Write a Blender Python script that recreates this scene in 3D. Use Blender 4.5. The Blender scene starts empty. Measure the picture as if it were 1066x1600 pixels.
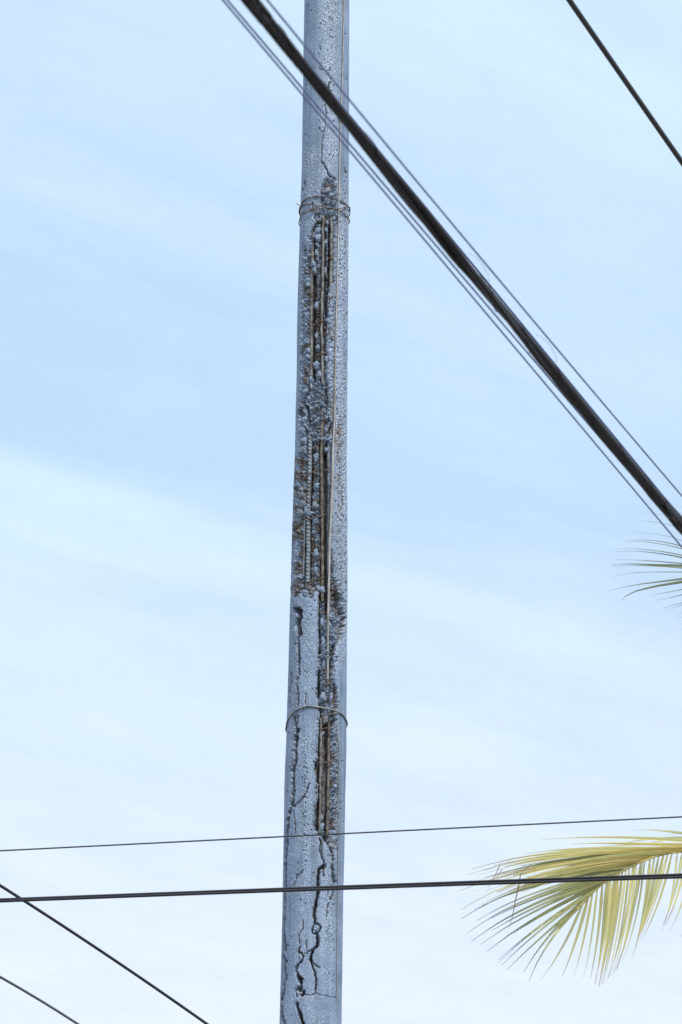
import bpy, math, random
import numpy as np
from mathutils import Vector, Matrix

# ------------------------------------------------------------------ camera
S = bpy.context.scene
F = 5500.0                       # focal length in photo pixels (photo is 1066 x 1600)
PITCH = math.radians(27.0)
EYE = np.array([0.0, 0.0, 1.6])
cam_data = bpy.data.cameras.new('camera')
cam = bpy.data.objects.new('camera', cam_data)
S.collection.objects.link(cam)
S.camera = cam
cam.location = EYE.tolist()
cam.rotation_euler = (math.radians(90) + PITCH, 0, 0)
cam_data.sensor_fit = 'HORIZONTAL'
cam_data.sensor_width = 24.0
cam_data.lens = F / 1066.0 * 24.0
cam_data.clip_start = 0.5
cam_data.clip_end = 6000
cam_data.dof.use_dof = True
cam_data.dof.focus_distance = 17.3
cam_data.dof.aperture_fstop = 8.0

# ------------------------------------------------------------------ sky, sun, exposure
SUN_EL, SUN_AZ = math.radians(58), math.radians(152)      # azimuth clockwise from +Y (away from the camera)
world = bpy.data.worlds.new('World'); S.world = world
world.use_nodes = True
wn, wl = world.node_tree.nodes, world.node_tree.links
wn.clear()
def N(t, **kw):
    n = wn.new(t)
    for k, v in kw.items(): setattr(n, k, v)
    return n
out = N('ShaderNodeOutputWorld')
sky = N('ShaderNodeTexSky', sky_type='NISHITA', sun_disc=False)
sky.sun_elevation = SUN_EL; sky.sun_rotation = SUN_AZ
sky.air_density = 1.0; sky.dust_density = 1.6; sky.ozone_density = 1.0
bg = N('ShaderNodeBackground'); bg.inputs['Strength'].default_value = 0.15
# thin cirrus on a flat layer high above: direction / height gives the place on that layer
tc = N('ShaderNodeTexCoord')
sep = N('ShaderNodeSeparateXYZ'); wl.new(tc.outputs['Generated'], sep.inputs[0])
def M(op, a, b=None, c=None):
    n = N('ShaderNodeMath', operation=op)
    for i, v in enumerate((a, b, c)):
        if v is None: continue
        if isinstance(v, (int, float)): n.inputs[i].default_value = v
        else: wl.new(v, n.inputs[i])
    return n.outputs[0]
zc = M('MAXIMUM', sep.outputs[2], 0.06)
X = M('DIVIDE', sep.outputs[0], zc); Y = M('DIVIDE', sep.outputs[1], zc)
CA = math.radians(35.0)
along = M('ADD', M('MULTIPLY', X, math.cos(CA)), M('MULTIPLY', Y, math.sin(CA)))
acr = M('ADD', M('MULTIPLY', X, -math.sin(CA)), M('MULTIPLY', Y, math.cos(CA)))
def noise(sx, sy, scale, detail, rough, off, dist=0.0):
    cb = N('ShaderNodeCombineXYZ')
    wl.new(M('MULTIPLY', along, sx), cb.inputs[0]); wl.new(M('MULTIPLY', acr, sy), cb.inputs[1])
    cb.inputs[2].default_value = off
    n = N('ShaderNodeTexNoise'); n.inputs['Scale'].default_value = scale
    n.inputs['Detail'].default_value = detail; n.inputs['Roughness'].default_value = rough
    n.inputs['Distortion'].default_value = dist
    wl.new(cb.outputs[0], n.inputs['Vector'])
    return n.outputs['Fac']
nbig = noise(1.0, 2.2, 1.6, 3, .5, 3.1)
nstr = noise(1.2, 3.6, 2.0, 8, .62, 7.7, .5)
nfine = noise(1.5, 3.2, 5.5, 8, .65, 1.3, .4)
# bands of cloud across the layer
wob = M('ADD', acr, M('MULTIPLY', M('SUBTRACT', nbig, .5), .17))
ramp = N('ShaderNodeValToRGB'); wl.new(M('DIVIDE', M('SUBTRACT', wob, 1.0), 1.5), ramp.inputs[0])
ramp.color_ramp.interpolation = 'B_SPLINE'
def stops(rmp, lst):
    e = rmp.color_ramp.elements
    while len(e) > 1: e.remove(e[-1])
    e[0].position = lst[0][0]; e[0].color = (lst[0][1],) * 3 + (1,)
    for p, v in lst[1:]:
        q = e.new(p); q.color = (v, v, v, 1)
stops(ramp, [(0.0, .85), (.10, .78), (.17, .50), (.215, .46), (.245, .62), (.275, .40), (.33, .15), (.40, .03), (.43, .10), (.455, .78), (.49, .52), (.52, .60), (.58, .80), (.7, .68), (1.0, .80)])
cl = M('ADD', M('ADD', ramp.outputs[0], M('MULTIPLY', M('SUBTRACT', nbig, .5), .5)), M('ADD', M('MULTIPLY', M('SUBTRACT', nstr, .5), 1.15), M('MULTIPLY', M('SUBTRACT', nfine, .5), .7)))
clc = N('ShaderNodeClamp'); wl.new(cl, clc.inputs[0]); clc.inputs[1].default_value = 0.0; clc.inputs[2].default_value = 1.0
mixc = N('ShaderNodeMix', data_type='RGBA')
# factor = overall veil + cloud
fac = M('ADD', 0.375, M('MULTIPLY', clc.outputs[0], 0.21))
wl.new(fac, mixc.inputs['Factor'])
tint = N('ShaderNodeMix', data_type='RGBA', blend_type='MULTIPLY'); tint.inputs['Factor'].default_value = 1
wl.new(sky.outputs[0], tint.inputs['A']); tint.inputs['B'].default_value = (1, 1.085, 1.0, 1)
wl.new(tint.outputs['Result'], mixc.inputs['A'])
veil = N('ShaderNodeMix', data_type='RGBA'); veil.inputs['A'].default_value = (6.2, 5.9, 6.5, 1); veil.inputs['B'].default_value = (5.15, 6.3, 7.45, 1)
wl.new(M('DIVIDE', M('SUBTRACT', sep.outputs[2], .30), .16), veil.inputs['Factor']); wl.new(veil.outputs['Result'], mixc.inputs['B'])
wl.new(mixc.outputs['Result'], bg.inputs['Color']); wl.new(bg.outputs[0], out.inputs[0])

sd = bpy.data.lights.new('sun', 'SUN'); sd.energy = 2.7; sd.angle = math.radians(1.5); sd.color = (1, .955, .88)
sun = bpy.data.objects.new('sun', sd); S.collection.objects.link(sun)
sv = Vector((math.sin(SUN_AZ) * math.cos(SUN_EL), math.cos(SUN_AZ) * math.cos(SUN_EL), math.sin(SUN_EL)))
sun.rotation_euler = sv.to_track_quat('Z', 'Y').to_euler(); sun.location = (0, -5, 30)
S.view_settings.view_transform = 'Standard'; S.view_settings.look = 'None'
S.view_settings.gamma = 1.0; S.view_settings.use_curve_mapping = False
S.view_settings.exposure = 0.45

# ------------------------------------------------------------------ helpers
rng = np.random.default_rng(7); random.seed(7)
FW = np.array([0, math.cos(PITCH), math.sin(PITCH)]); UP = np.array([0, -math.sin(PITCH), math.cos(PITCH)])
def ray(x, y):
    x = np.asarray(x, float); y = np.asarray(y, float)
    return FW + ((x - 533) / F)[..., None] * np.array([1., 0, 0]) + ((800 - y) / F)[..., None] * UP
def at(x, y, depth):                     # a place `depth` metres in front of the camera, seen at photo point x, y
    return EYE + ray(x, y) * np.asarray(depth, float)[..., None]
def project(P):
    V = P - EYE; d = V @ FW
    return 533 + F * V[..., 0] / d, 800 - F * (V @ UP) / d, d

def mesh_obj(name, verts, faces, mat, parent=None, smooth=True):
    verts = np.ascontiguousarray(verts, dtype=np.float32)
    me = bpy.data.meshes.new(name)
    faces = np.asarray(faces, dtype=np.int32)
    nf, k = faces.shape
    me.vertices.add(len(verts)); me.vertices.foreach_set('co', verts.ravel())
    me.loops.add(nf * k); me.loops.foreach_set('vertex_index', faces.ravel())
    me.polygons.add(nf)
    me.polygons.foreach_set('loop_start', np.arange(0, nf * k, k, dtype=np.int32))
    me.polygons.foreach_set('loop_total', np.full(nf, k, dtype=np.int32))
    if smooth: me.polygons.foreach_set('use_smooth', np.ones(nf, dtype=bool))
    me.update(); me.validate()
    me.materials.append(mat)
    o = bpy.data.objects.new(name, me); S.collection.objects.link(o)
    if parent is not None: o.parent = parent
    return o
def attr(o, name, vals):
    a = o.data.attributes.new(name, 'FLOAT', 'POINT'); a.data.foreach_set('value', np.ascontiguousarray(vals, np.float32))
def tag(o, label=None, cat=None, group=None, kind=None):
    for k, v in (('label', label), ('category', cat), ('group', group), ('kind', kind)):
        if v: o[k] = v
    return o
def empty(name, loc):
    o = bpy.data.objects.new(name, None); S.collection.objects.link(o); o.location = loc
    o.empty_display_size = .2
    return o
def keep(o, parent):                     # parent without moving (parents are unrotated empties)
    o.parent = parent; o.location = -Vector(parent.location)
    return o

def resample(pts, step):
    pts = np.asarray(pts, float)
    P = np.vstack([2 * pts[0] - pts[1], pts, 2 * pts[-1] - pts[-2]])
    outp = []
    for i in range(1, len(P) - 2):
        p0, p1, p2, p3 = P[i - 1:i + 3]
        n = max(1, int(np.linalg.norm(p2 - p1) / step))
        t = np.linspace(0, 1, n, endpoint=False)[:, None]
        outp.append(.5 * ((2 * p1) + (p2 - p0) * t + (2 * p0 - 5 * p1 + 4 * p2 - p3) * t ** 2 + (3 * p1 - p0 - 3 * p2 + p3) * t ** 3))
    outp.append(P[-2][None])
    return np.vstack(outp)
def frames(pts):
    T = np.gradient(pts, axis=0); T /= np.linalg.norm(T, axis=1)[:, None] + 1e-12
    n = np.cross(T[0], [0, 0, 1.]); 
    if np.linalg.norm(n) < 1e-3: n = np.cross(T[0], [1., 0, 0])
    n /= np.linalg.norm(n); Ns = [n]
    for i in range(1, len(pts)):
        n = n - T[i] * (n @ T[i]); n /= np.linalg.norm(n); Ns.append(n)
    Ns = np.array(Ns); return T, Ns, np.cross(T, Ns)
def tube_data(pts, rad, segs=10, rfun=None):
    pts = np.asarray(pts, float); n = len(pts)
    T, A, B = frames(pts)
    rad = np.broadcast_to(np.asarray(rad, float), (n,))
    th = np.linspace(0, 2 * np.pi, segs, endpoint=False)
    s = np.concatenate([[0], np.cumsum(np.linalg.norm(np.diff(pts, axis=0), axis=1))])
    R = rad[:, None] * np.ones(segs)
    if rfun is not None: R = rfun(R, s[:, None], th[None, :])
    V = pts[:, None] + R[..., None] * (np.cos(th)[None, :, None] * A[:, None] + np.sin(th)[None, :, None] * B[:, None])
    i = np.arange(n - 1)[:, None]; j = np.arange(segs)[None]; j2 = (j + 1) % segs
    Fq = np.stack([i * segs + j, i * segs + j2, (i + 1) * segs + j2, (i + 1) * segs + j], -1).reshape(-1, 4)
    V = V.reshape(-1, 3)
    V = np.vstack([V, pts[0], pts[-1]]); c0, c1 = len(V) - 2, len(V) - 1
    jj = np.arange(segs)
    cap0 = np.stack([np.full(segs, c0), (jj + 1) % segs, jj, jj], -1)
    cap1 = np.stack([np.full(segs, c1), (n - 1) * segs + jj, (n - 1) * segs + (jj + 1) % segs, (n - 1) * segs + (jj + 1) % segs], -1)
    return V, Fq, np.vstack([cap0, cap1])[:, :3]
def tube(name, pts, rad, mat, parent=None, segs=10, rfun=None):
    V, Fq, C = tube_data(pts, rad, segs, rfun)
    me = bpy.data.meshes.new(name)
    me.from_pydata([tuple(v) for v in V], [], [tuple(int(a) for a in f) for f in Fq] + [tuple(int(a) for a in f) for f in C])
    me.polygons.foreach_set('use_smooth', [True] * len(me.polygons)); me.update(); me.materials.append(mat)
    o = bpy.data.objects.new(name, me); S.collection.objects.link(o)
    if parent is not None: o.parent = parent
    return o
def multi(name, data, mat, parent=None):         # several closed tubes of one thing in one mesh
    vs, fs, off = [], [], 0
    for V, Fq, C in data:
        vs += [tuple(v) for v in V]; fs += [tuple(int(a) + off for a in f) for f in Fq] + [tuple(int(a) + off for a in f) for f in C]; off += len(V)
    me = bpy.data.meshes.new(name); me.from_pydata(vs, [], fs)
    me.polygons.foreach_set('use_smooth', [True] * len(me.polygons)); me.update(); me.materials.append(mat)
    o = bpy.data.objects.new(name, me); S.collection.objects.link(o)
    if parent is not None: o.parent = parent
    return o

# numpy noise
_tab = rng.random((4, 256, 256))
def vn(x, y, seed=0):
    t = _tab[seed % 4]; ox, oy = (seed * 37) % 251, (seed * 91) % 241
    xi = np.floor(x).astype(int); yi = np.floor(y).astype(int); fx = x - xi; fy = y - yi
    fx = fx * fx * (3 - 2 * fx); fy = fy * fy * (3 - 2 * fy)
    a = t[(xi + ox) & 255, (yi + oy) & 255]; b = t[(xi + 1 + ox) & 255, (yi + oy) & 255]
    c = t[(xi + ox) & 255, (yi + 1 + oy) & 255]; d = t[(xi + 1 + ox) & 255, (yi + 1 + oy) & 255]
    return (a * (1 - fx) + b * fx) * (1 - fy) + (c * (1 - fx) + d * fx) * fy
def fbm(x, y, seed=0, o=4):
    s = 0; a = .5; n = 0
    for k in range(o):
        s = s + a * vn(x * 2 ** k, y * 2 ** k, seed + k); n += a; a *= .5
    return s / n - .5
def worley(x, y, seed=0):
    t1 = _tab[seed % 4]; t2 = _tab[(seed + 1) % 4]; t3 = _tab[(seed + 2) % 4]; o = (seed * 53) % 199
    xi = np.floor(x).astype(int); yi = np.floor(y).astype(int)
    f1 = np.full(x.shape, 9.); f2 = f1.copy(); idc = np.zeros(x.shape)
    for dx in (-1, 0, 1):
        for dy in (-1, 0, 1):
            cx = xi + dx; cy = yi + dy; a, b = (cx + o) & 255, (cy + o) & 255
            d = np.hypot(cx + t1[a, b] - x, cy + t2[a, b] - y)
            m = d < f1
            f2 = np.where(m, f1, np.minimum(f2, d)); idc = np.where(m, t3[a, b], idc); f1 = np.where(m, d, f1)
    return f1, f2, idc
def sm(a, b, x):
    t = np.clip((x - a) / (b - a), 0, 1); return t * t * (3 - 2 * t)

# ------------------------------------------------------------------ materials
def mat(name, col=(.5, .5, .5), rough=.6, metal=0., spec=.5):
    m = bpy.data.materials.new(name); m.use_nodes = True
    b = m.node_tree.nodes['Principled BSDF']
    b.inputs['Base Color'].default_value = (*col, 1); b.inputs['Roughness'].default_value = rough
    b.inputs['Metallic'].default_value = metal; b.inputs['Specular IOR Level'].default_value = spec
    return m, m.node_tree.nodes, m.node_tree.links, b
def noisy(name, c1, c2, scale, rough=.6, metal=0., spec=.5, lo=.35, hi=.65, bump=0., bscale=None, stretch=(1, 1, 1)):
    m, n, l, b = mat(name, c1, rough, metal, spec)
    tc = n.new('ShaderNodeTexCoord'); mp = n.new('ShaderNodeMapping'); mp.inputs['Scale'].default_value = stretch
    l.new(tc.outputs['Object'], mp.inputs[0])
    t = n.new('ShaderNodeTexNoise'); t.inputs['Scale'].default_value = scale; t.inputs['Detail'].default_value = 6
    l.new(mp.outputs[0], t.inputs['Vector'])
    r = n.new('ShaderNodeValToRGB'); r.color_ramp.elements[0].position = lo; r.color_ramp.elements[1].position = hi
    r.color_ramp.elements[0].color = (*c1, 1); r.color_ramp.elements[1].color = (*c2, 1)
    l.new(t.outputs['Fac'], r.inputs[0]); l.new(r.outputs[0], b.inputs['Base Color'])
    if bump:
        t2 = n.new('ShaderNodeTexNoise'); t2.inputs['Scale'].default_value = bscale or scale * 3; l.new(mp.outputs[0], t2.inputs['Vector'])
        bp = n.new('ShaderNodeBump'); bp.inputs['Strength'].default_value = 1; bp.inputs['Distance'].default_value = bump
        l.new(t2.outputs['Fac'], bp.inputs['Height']); l.new(bp.outputs[0], b.inputs['Normal'])
    return m

# painted, spalled concrete: paint / bare aggregate / rust are chosen by point attributes of the shaft
MP, n, l, b = mat('painted_concrete', rough=.5, spec=.35)
tc = n.new('ShaderNodeTexCoord')
def tex(scale, detail=5, rough=.6):
    t = n.new('ShaderNodeTexNoise'); t.inputs['Scale'].default_value = scale; t.inputs['Detail'].default_value = detail
    t.inputs['Roughness'].default_value = rough; l.new(tc.outputs['Object'], t.inputs['Vector']); return t.outputs['Fac']
def rampc(fac, stops_):
    r = n.new('ShaderNodeValToRGB'); e = r.color_ramp.elements
    e[0].position, e[0].color = stops_[0][0], (*stops_[0][1], 1); e[1].position, e[1].color = stops_[-1][0], (*stops_[-1][1], 1)
    for p, c in stops_[1:-1]: q = e.new(p); q.color = (*c, 1)
    l.new(fac, r.inputs[0]); return r.outputs[0]
def mix(f, a, b_):
    m = n.new('ShaderNodeMix'); m.data_type = 'RGBA'; l.new(f, m.inputs['Factor']); l.new(a, m.inputs['A']); l.new(b_, m.inputs['B']); return m.outputs['Result']
def at_(nm):
    a = n.new('ShaderNodeAttribute'); a.attribute_name = nm; return a.outputs['Fac']
paint = rampc(tex(9, 6), [(.3, (.118, .175, .262)), (.5, (.170, .235, .338)), (.7, (.225, .295, .408))])
speck = rampc(tex(170, 3, .7), [(.36, (.035, .045, .06)), (.5, (.170, .235, .338)), (.64, (.62, .70, .82))])
mp_ = n.new('ShaderNodeMapping'); mp_.inputs['Scale'].default_value = (30, 30, 1.4); l.new(tc.outputs['Object'], mp_.inputs[0])
st_ = n.new('ShaderNodeTexNoise'); st_.inputs['Scale'].default_value = 1.0; st_.inputs['Detail'].default_value = 5; l.new(mp_.outputs[0], st_.inputs['Vector'])
paint = mix(at_('grain'), paint, speck)
sm_ = n.new('ShaderNodeMix'); sm_.data_type = 'RGBA'; sm_.blend_type = 'MULTIPLY'; sm_.inputs['Factor'].default_value = 1
l.new(paint, sm_.inputs['A']); l.new(rampc(st_.outputs['Fac'], [(.32, (.74, .75, .74)), (.5, (.98, .98, .98)), (.68, (1.14, 1.12, 1.12))]), sm_.inputs['B']); paint = sm_.outputs['Result']
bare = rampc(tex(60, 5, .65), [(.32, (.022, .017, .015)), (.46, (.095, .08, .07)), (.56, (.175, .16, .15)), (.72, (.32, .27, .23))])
rust = rampc(tex(45, 4), [(.35, (.035, .018, .012)), (.6, (.12, .06, .035)), (.75, (.24, .15, .10))])
c = mix(at_('bare'), paint, bare); c = mix(at_('rust'), c, rust)
l.new(c, b.inputs['Base Color'])
rr = n.new('ShaderNodeMapRange'); l.new(at_('bare'), rr.inputs['Value']); rr.inputs['To Min'].default_value = .58; rr.inputs['To Max'].default_value = .9
l.new(rr.outputs[0], b.inputs['Roughness'])
bp = n.new('ShaderNodeBump'); bp.inputs['Distance'].default_value = .0016; bp.inputs['Strength'].default_value = .8
l.new(tex(260, 3, .6), bp.inputs['Height']); l.new(bp.outputs[0], b.inputs['Normal'])

M_BAR = noisy('weathered_rebar', (.06, .045, .035), (.175, .18, .17), 30, .6, .0, .5, .38, .60, .0008, 200)
M_BARR = noisy('rusty_rebar', (.05, .035, .026), (.165, .15, .12), 40, .7, 0, .4, .4, .65, .0008, 200)
M_BARL = noisy('painted_rebar', (.075, .07, .068), (.165, .20, .235), 25, .5, 0, .5, .35, .55, .0006, 200)
M_RUSTW = noisy('rusty_wire', (.05, .03, .02), (.20, .14, .10), 60, .7, .2, .4)
M_GREYW = noisy('galvanised_wire', (.13, .13, .135), (.32, .33, .34), 60, .45, .5, .5)
M_TAN = noisy('weathered_copper_wire', (.20, .175, .15), (.38, .355, .325), 12, .45, .2, .5)
M_BLACK = noisy('black_cable_sheath', (.006, .0048, .0062), (.017, .014, .018), 8, .5, 0, .28, .35, .7, .0006, 60)
M_BLACK2 = noisy('black_insulation', (.010, .011, .016), (.016, .017, .022), 2, .38, 0, .5)
M_ALU = noisy('blue_grey_wire', (.11, .15, .34), (.14, .18, .38), 3, .5, .0, .5)
M_DARKW = noisy('dark_wire', (.035, .04, .045), (.045, .05, .055), 2, .5, .0, .4)
M_TRUNK = noisy('palm_bark', (.10, .08, .06), (.27, .23, .19), 9, .9, 0, .2, .35, .65, .01, 30, (1, 1, 4))
M_LEAF, n2, l2, b2 = mat('palm_leaflet', (.30, .30, .09), .45, 0, .5)
a = n2.new('ShaderNodeAttribute'); a.attribute_name = 'tone'
r = n2.new('ShaderNodeValToRGB'); e = r.color_ramp.elements
e[0].position, e[0].color = 0, (.07, .085, .06, 1); e[1].position, e[1].color = 1, (.26, .15, .08, 1)
for p, cc in ((.25, (.29, .32, .16)), (.48, (.83, .80, .40)), (.75, (.90, .75, .32))): q = e.new(p); q.color = (*cc, 1)
l2.new(a.outputs['Fac'], r.inputs[0]); l2.new(r.outputs[0], b2.inputs['Base Color'])
tr = n2.new('ShaderNodeBsdfTranslucent'); l2.new(r.outputs[0], tr.inputs['Color'])
ms = n2.new('ShaderNodeMixShader'); ms.inputs[0].default_value = .58
l2.new(b2.outputs[0], ms.inputs[1]); l2.new(tr.outputs[0], ms.inputs[2]); l2.new(ms.outputs[0], n2['Material Output'].inputs[0])
M_RACH = noisy('palm_rachis', (.42, .28, .06), (.52, .42, .14), 6, .5)

# ------------------------------------------------------------------ ground
g = mesh_obj('ground', [(-3000, -3000, 0), (3000, -3000, 0), (3000, 3000, 0), (-3000, 3000, 0)], [(0, 1, 2, 3)],
             noisy('dry_ground', (.12, .115, .105), (.20, .19, .18), .6, .95), smooth=False)
g['kind'] = 'structure'

# ------------------------------------------------------------------ the pole
PY = 15.5
ys = np.array([-40, 0, 250, 480, 590, 710, 830, 940, 1170, 1200, 1400, 1600, 1640.])
xl = np.array([476.4, 475.7, 472, 464.8, 463.6, 460.5, 456, 453.6, 446.8, 445, 441.7, 436.8, 436])
xr = np.array([545.7, 545.5, 545, 544, 543, 542, 543, 543, 541, 540.5, 536.3, 533.4, 533])
def row(yv):                              # axis x, axis z, radius of the pole where it is seen at photo row yv
    c = np.interp(yv, ys, (xl + xr) / 2); w = np.interp(yv, ys, xr - xl)
    d = ray(c, yv); t = PY / d[..., 1]
    return d[..., 0] * t, EYE[2] + d[..., 2] * t, w / 2 * t / F
# polylines of cracks: (points, width px, depth mm)
CR = [
 ([(527, 925), (532, 938), (535, 952), (536.5, 972), (535, 988)], 5.5, 42), ([(526, 928), (528, 940), (527.5, 952)], 2.6, 40), ([(535, 984), (530, 998), (525, 1008), (521, 1015)], 3.4, 36),
 ([(520, 1016), (519.5, 1036), (517, 1052), (515, 1066)], 3.8, 42), ([(523, 1070), (526, 1084), (527, 1104)], 3.4, 20), ([(498, 1066), (500, 1078), (497.5, 1088)], 3.6, 34), ([(500, 1100), (502, 1112), (502, 1136)], 2.4, 36),
 ([(503, 1137), (512, 1140), (520, 1138)], 4.0, 40), ([(521, 1112), (524, 1124), (521, 1136)], 3.0, 34), ([(492.5, 1192), (496, 1206), (498, 1222)], 3.6, 24), ([(499.5, 928), (500, 950), (499, 975), (501, 1000), (500, 1020)], 1.8, 26),
 ([(471, 860), (475, 866), (475, 890)], 2.8, 36), ([(472, 885), (471.5, 905), (470.5, 918)], 1.4, 22), ([(469, 640), (466.5, 646), (468, 652)], 2.4, 26),
 ([(464.5, 952), (467.5, 958), (467.5, 966), (466, 976), (466.5, 986)], 8.0, 34),
 ([(467, 986), (468, 992), (465, 999), (465.7, 1014), (466.6, 1030), (466.6, 1045), (468, 1053)], 2.6, 30),
 ([(468, 1053), (463, 1062), (463, 1072), (465.7, 1082), (465, 1102)], 1.5, 14),
 ([(460.7, 1121), (462, 1135), (463.5, 1142)], 2.6, 18), ([(465, 1119), (465, 1135)], 1.0, 10),
 ([(463.5, 1140), (463, 1150), (462, 1158)], 4.6, 26),
 ([(462, 1158), (460.7, 1167), (462, 1184), (460, 1194), (457.5, 1206), (457, 1217), (458, 1229), (458, 1243), (455.6, 1258)], 3.2, 24),
 ([(455.6, 1258), (452, 1268), (449.7, 1280), (448.9, 1297), (448, 1307)], 2.6, 18),
 ([(448, 1312), (448, 1334), (446.3, 1343), (445.5, 1363), (446.5, 1385)], 1.7, 14),
 ([(446, 1390), (444.8, 1404), (443, 1444), (443.5, 1462)], 1.2, 10),
 ([(443.6, 1462), (444.8, 1472), (444.5, 1484)], 2.6, 20),
 ([(442, 1494), (446.5, 1502), (444.6, 1514), (446.8, 1527), (444.5, 1538), (443, 1550), (439.8, 1561)], 2.0, 18),
 ([(440.5, 1574), (441.5, 1588), (444.8, 1600), (445.5, 1640)], 2.6, 20),
 ([(483.5, 1224), (480, 1232), (478, 1240), (473, 1246), (467.4, 1253), (459.8, 1260)], 1.3, 10),
 ([(499.5, 1310), (502, 1317), (499.5, 1326), (503.8, 1339), (507, 1351)], 1.4, 14), ([(502, 1312), (504, 1321), (503, 1333)], 1.0, 10),
 ([(507, 1352), (499.5, 1358), (497.8, 1368), (497, 1383), (498, 1395), (495, 1408), (492, 1422), (491.5, 1432), (493, 1441)], 2.9, 32),
 ([(508, 1352), (506.5, 1361), (507, 1369)], 1.8, 16),
 ([(495.4, 1459), (496.5, 1466), (496.5, 1477)], 3.4, 26),
 ([(496, 1478), (491, 1482.5), (487, 1490), (485.6, 1499), (487.5, 1509)], 2.8, 30), ([(490, 1483), (481, 1487), (479.5, 1491)], 1.0, 8),
 ([(487.5, 1509), (492, 1518), (494, 1528), (495, 1538), (493, 1551)], 1.6, 16), ([(488, 1504), (495, 1510), (500, 1512)], 1.0, 8),
 ([(514.7, 1304), (512.5, 1312), (514, 1318)], 3.4, 34), ([(514, 1318), (517.5, 1326), (521, 1334), (521.5, 1342)], 2.0, 20),
 ([(521.5, 1342), (520.4, 1357), (521.5, 1364), (524, 1378)], 2.8, 26), ([(524, 1378), (520, 1400), (518, 1405)], 2.2, 18), ([(513, 1412), (512, 1418), (511.5, 1432)], 1.0, 8),
 ([(468.4, 1479), (466, 1487)], 3., 14), ([(466, 1489), (471, 1489), (474, 1495), (471, 1502), (469, 1504)], 1.5, 14),
 ([(469, 1503), (464.5, 1511), (463, 1517), (464.5, 1525)], 2.6, 24),
 ([(464.5, 1525), (469.5, 1531), (470.5, 1540), (467.5, 1547)], 4.6, 34), ([(466, 1541), (461, 1549), (463, 1556)], 1.5, 12),
 ([(474, 1550), (472, 1556)], 3.2, 24),
 ([(464.5, 1570), (466.5, 1578), (469, 1586), (472, 1595), (474.5, 1605), (478, 1640)], 4.2, 34),
 ([(472.6, 1554), (480, 1555.5), (487, 1555.5), (494.6, 1552.6), (501, 1555), (508, 1555), (516, 1558), (525, 1559)], .7, 4),
 ([(473.5, 1438), (473.5, 1451), (467.5, 1460), (467.5, 1475)], .9, 6), ([(478.5, 1470), (479, 1482)], .8, 5),
 ([(500, 72), (500.5, 78)], 1.0, 5),
 ([(515.5, 105), (515.5, 110)], 1.0, 5), ([(501, 1445.5), (496.5, 1443.5), (490.5, 1445), (488, 1451), (488.5, 1458), (493, 1459.5), (499, 1456), (502.5, 1450), (501.5, 1446)], 1.3, 16), ([(515, 128), (513.5, 136)], 1.3, 8),
 ([(507.8, 164), (509.5, 174), (508, 188), (507, 203), (504.4, 214), (502.7, 231), (502, 244), (502.7, 252)], .45, 7),
 ([(502.7, 252), (507, 257), (510, 264), (512, 270.5), (514.6, 274), (519, 276), (525, 280)], 1.0, 12),
 ([(454.8, 1050), (455, 1062), (453.5, 1073), (453, 1082)], 1.1, 8), ([(454, 1095), (453, 1108)], 1.0, 7),
 ([(474, 1360), (469, 1365), (464, 1368), (460.8, 1380), (459, 1388)], 1.0, 7), ([(459, 1268), (460.7, 1285), (460.5, 1302)], .9, 6),
 ([(478, 1083), (477, 1100)], 1.2, 5), ([(487.5, 318), (487, 324)], 2.0, 9), ([(475.5, 284), (475.8, 288)], 1.6, 6), ([(473.4, 293), (473.6, 297)], 2.2, 7),
 ([(484, 372), (488, 360), (492, 350), (500, 345)], 2.0, 22), ([(498.7, 1048), (499, 1060), (499, 1070)], 2.6, 24),
 ([(481, 600), (479.5, 612), (476, 620), (472.5, 627), (472.5, 634), (470, 640), (468, 645)], 2.6, 30),
 ([(477.5, 634), (479.5, 645), (481.5, 656)], 4.0, 26), ([(476, 668), (478, 680), (478.5, 694)], 1.8, 22),
 ([(511, 596), (511.5, 610), (512.5, 622), (512, 636)], 2.4, 28), ([(505, 648), (505.5, 665), (505, 700)], 1.2, 12),
 ([(516.5, 656), (518, 668), (516, 676)], 2.0, 20),
 ([(457, 829), (463, 822), (470, 817), (475, 811)], 2.4, 12), ([(458, 765), (463, 761), (467, 768)], 1.6, 8),
 ([(537, 762), (535, 776), (536, 790), (535, 797)], 1.2, 6),
 ([(539, 262), (541, 270), (542, 277)], .9, 5), ([(529, 1388), (530, 1396)], .1, 0),
]
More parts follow.
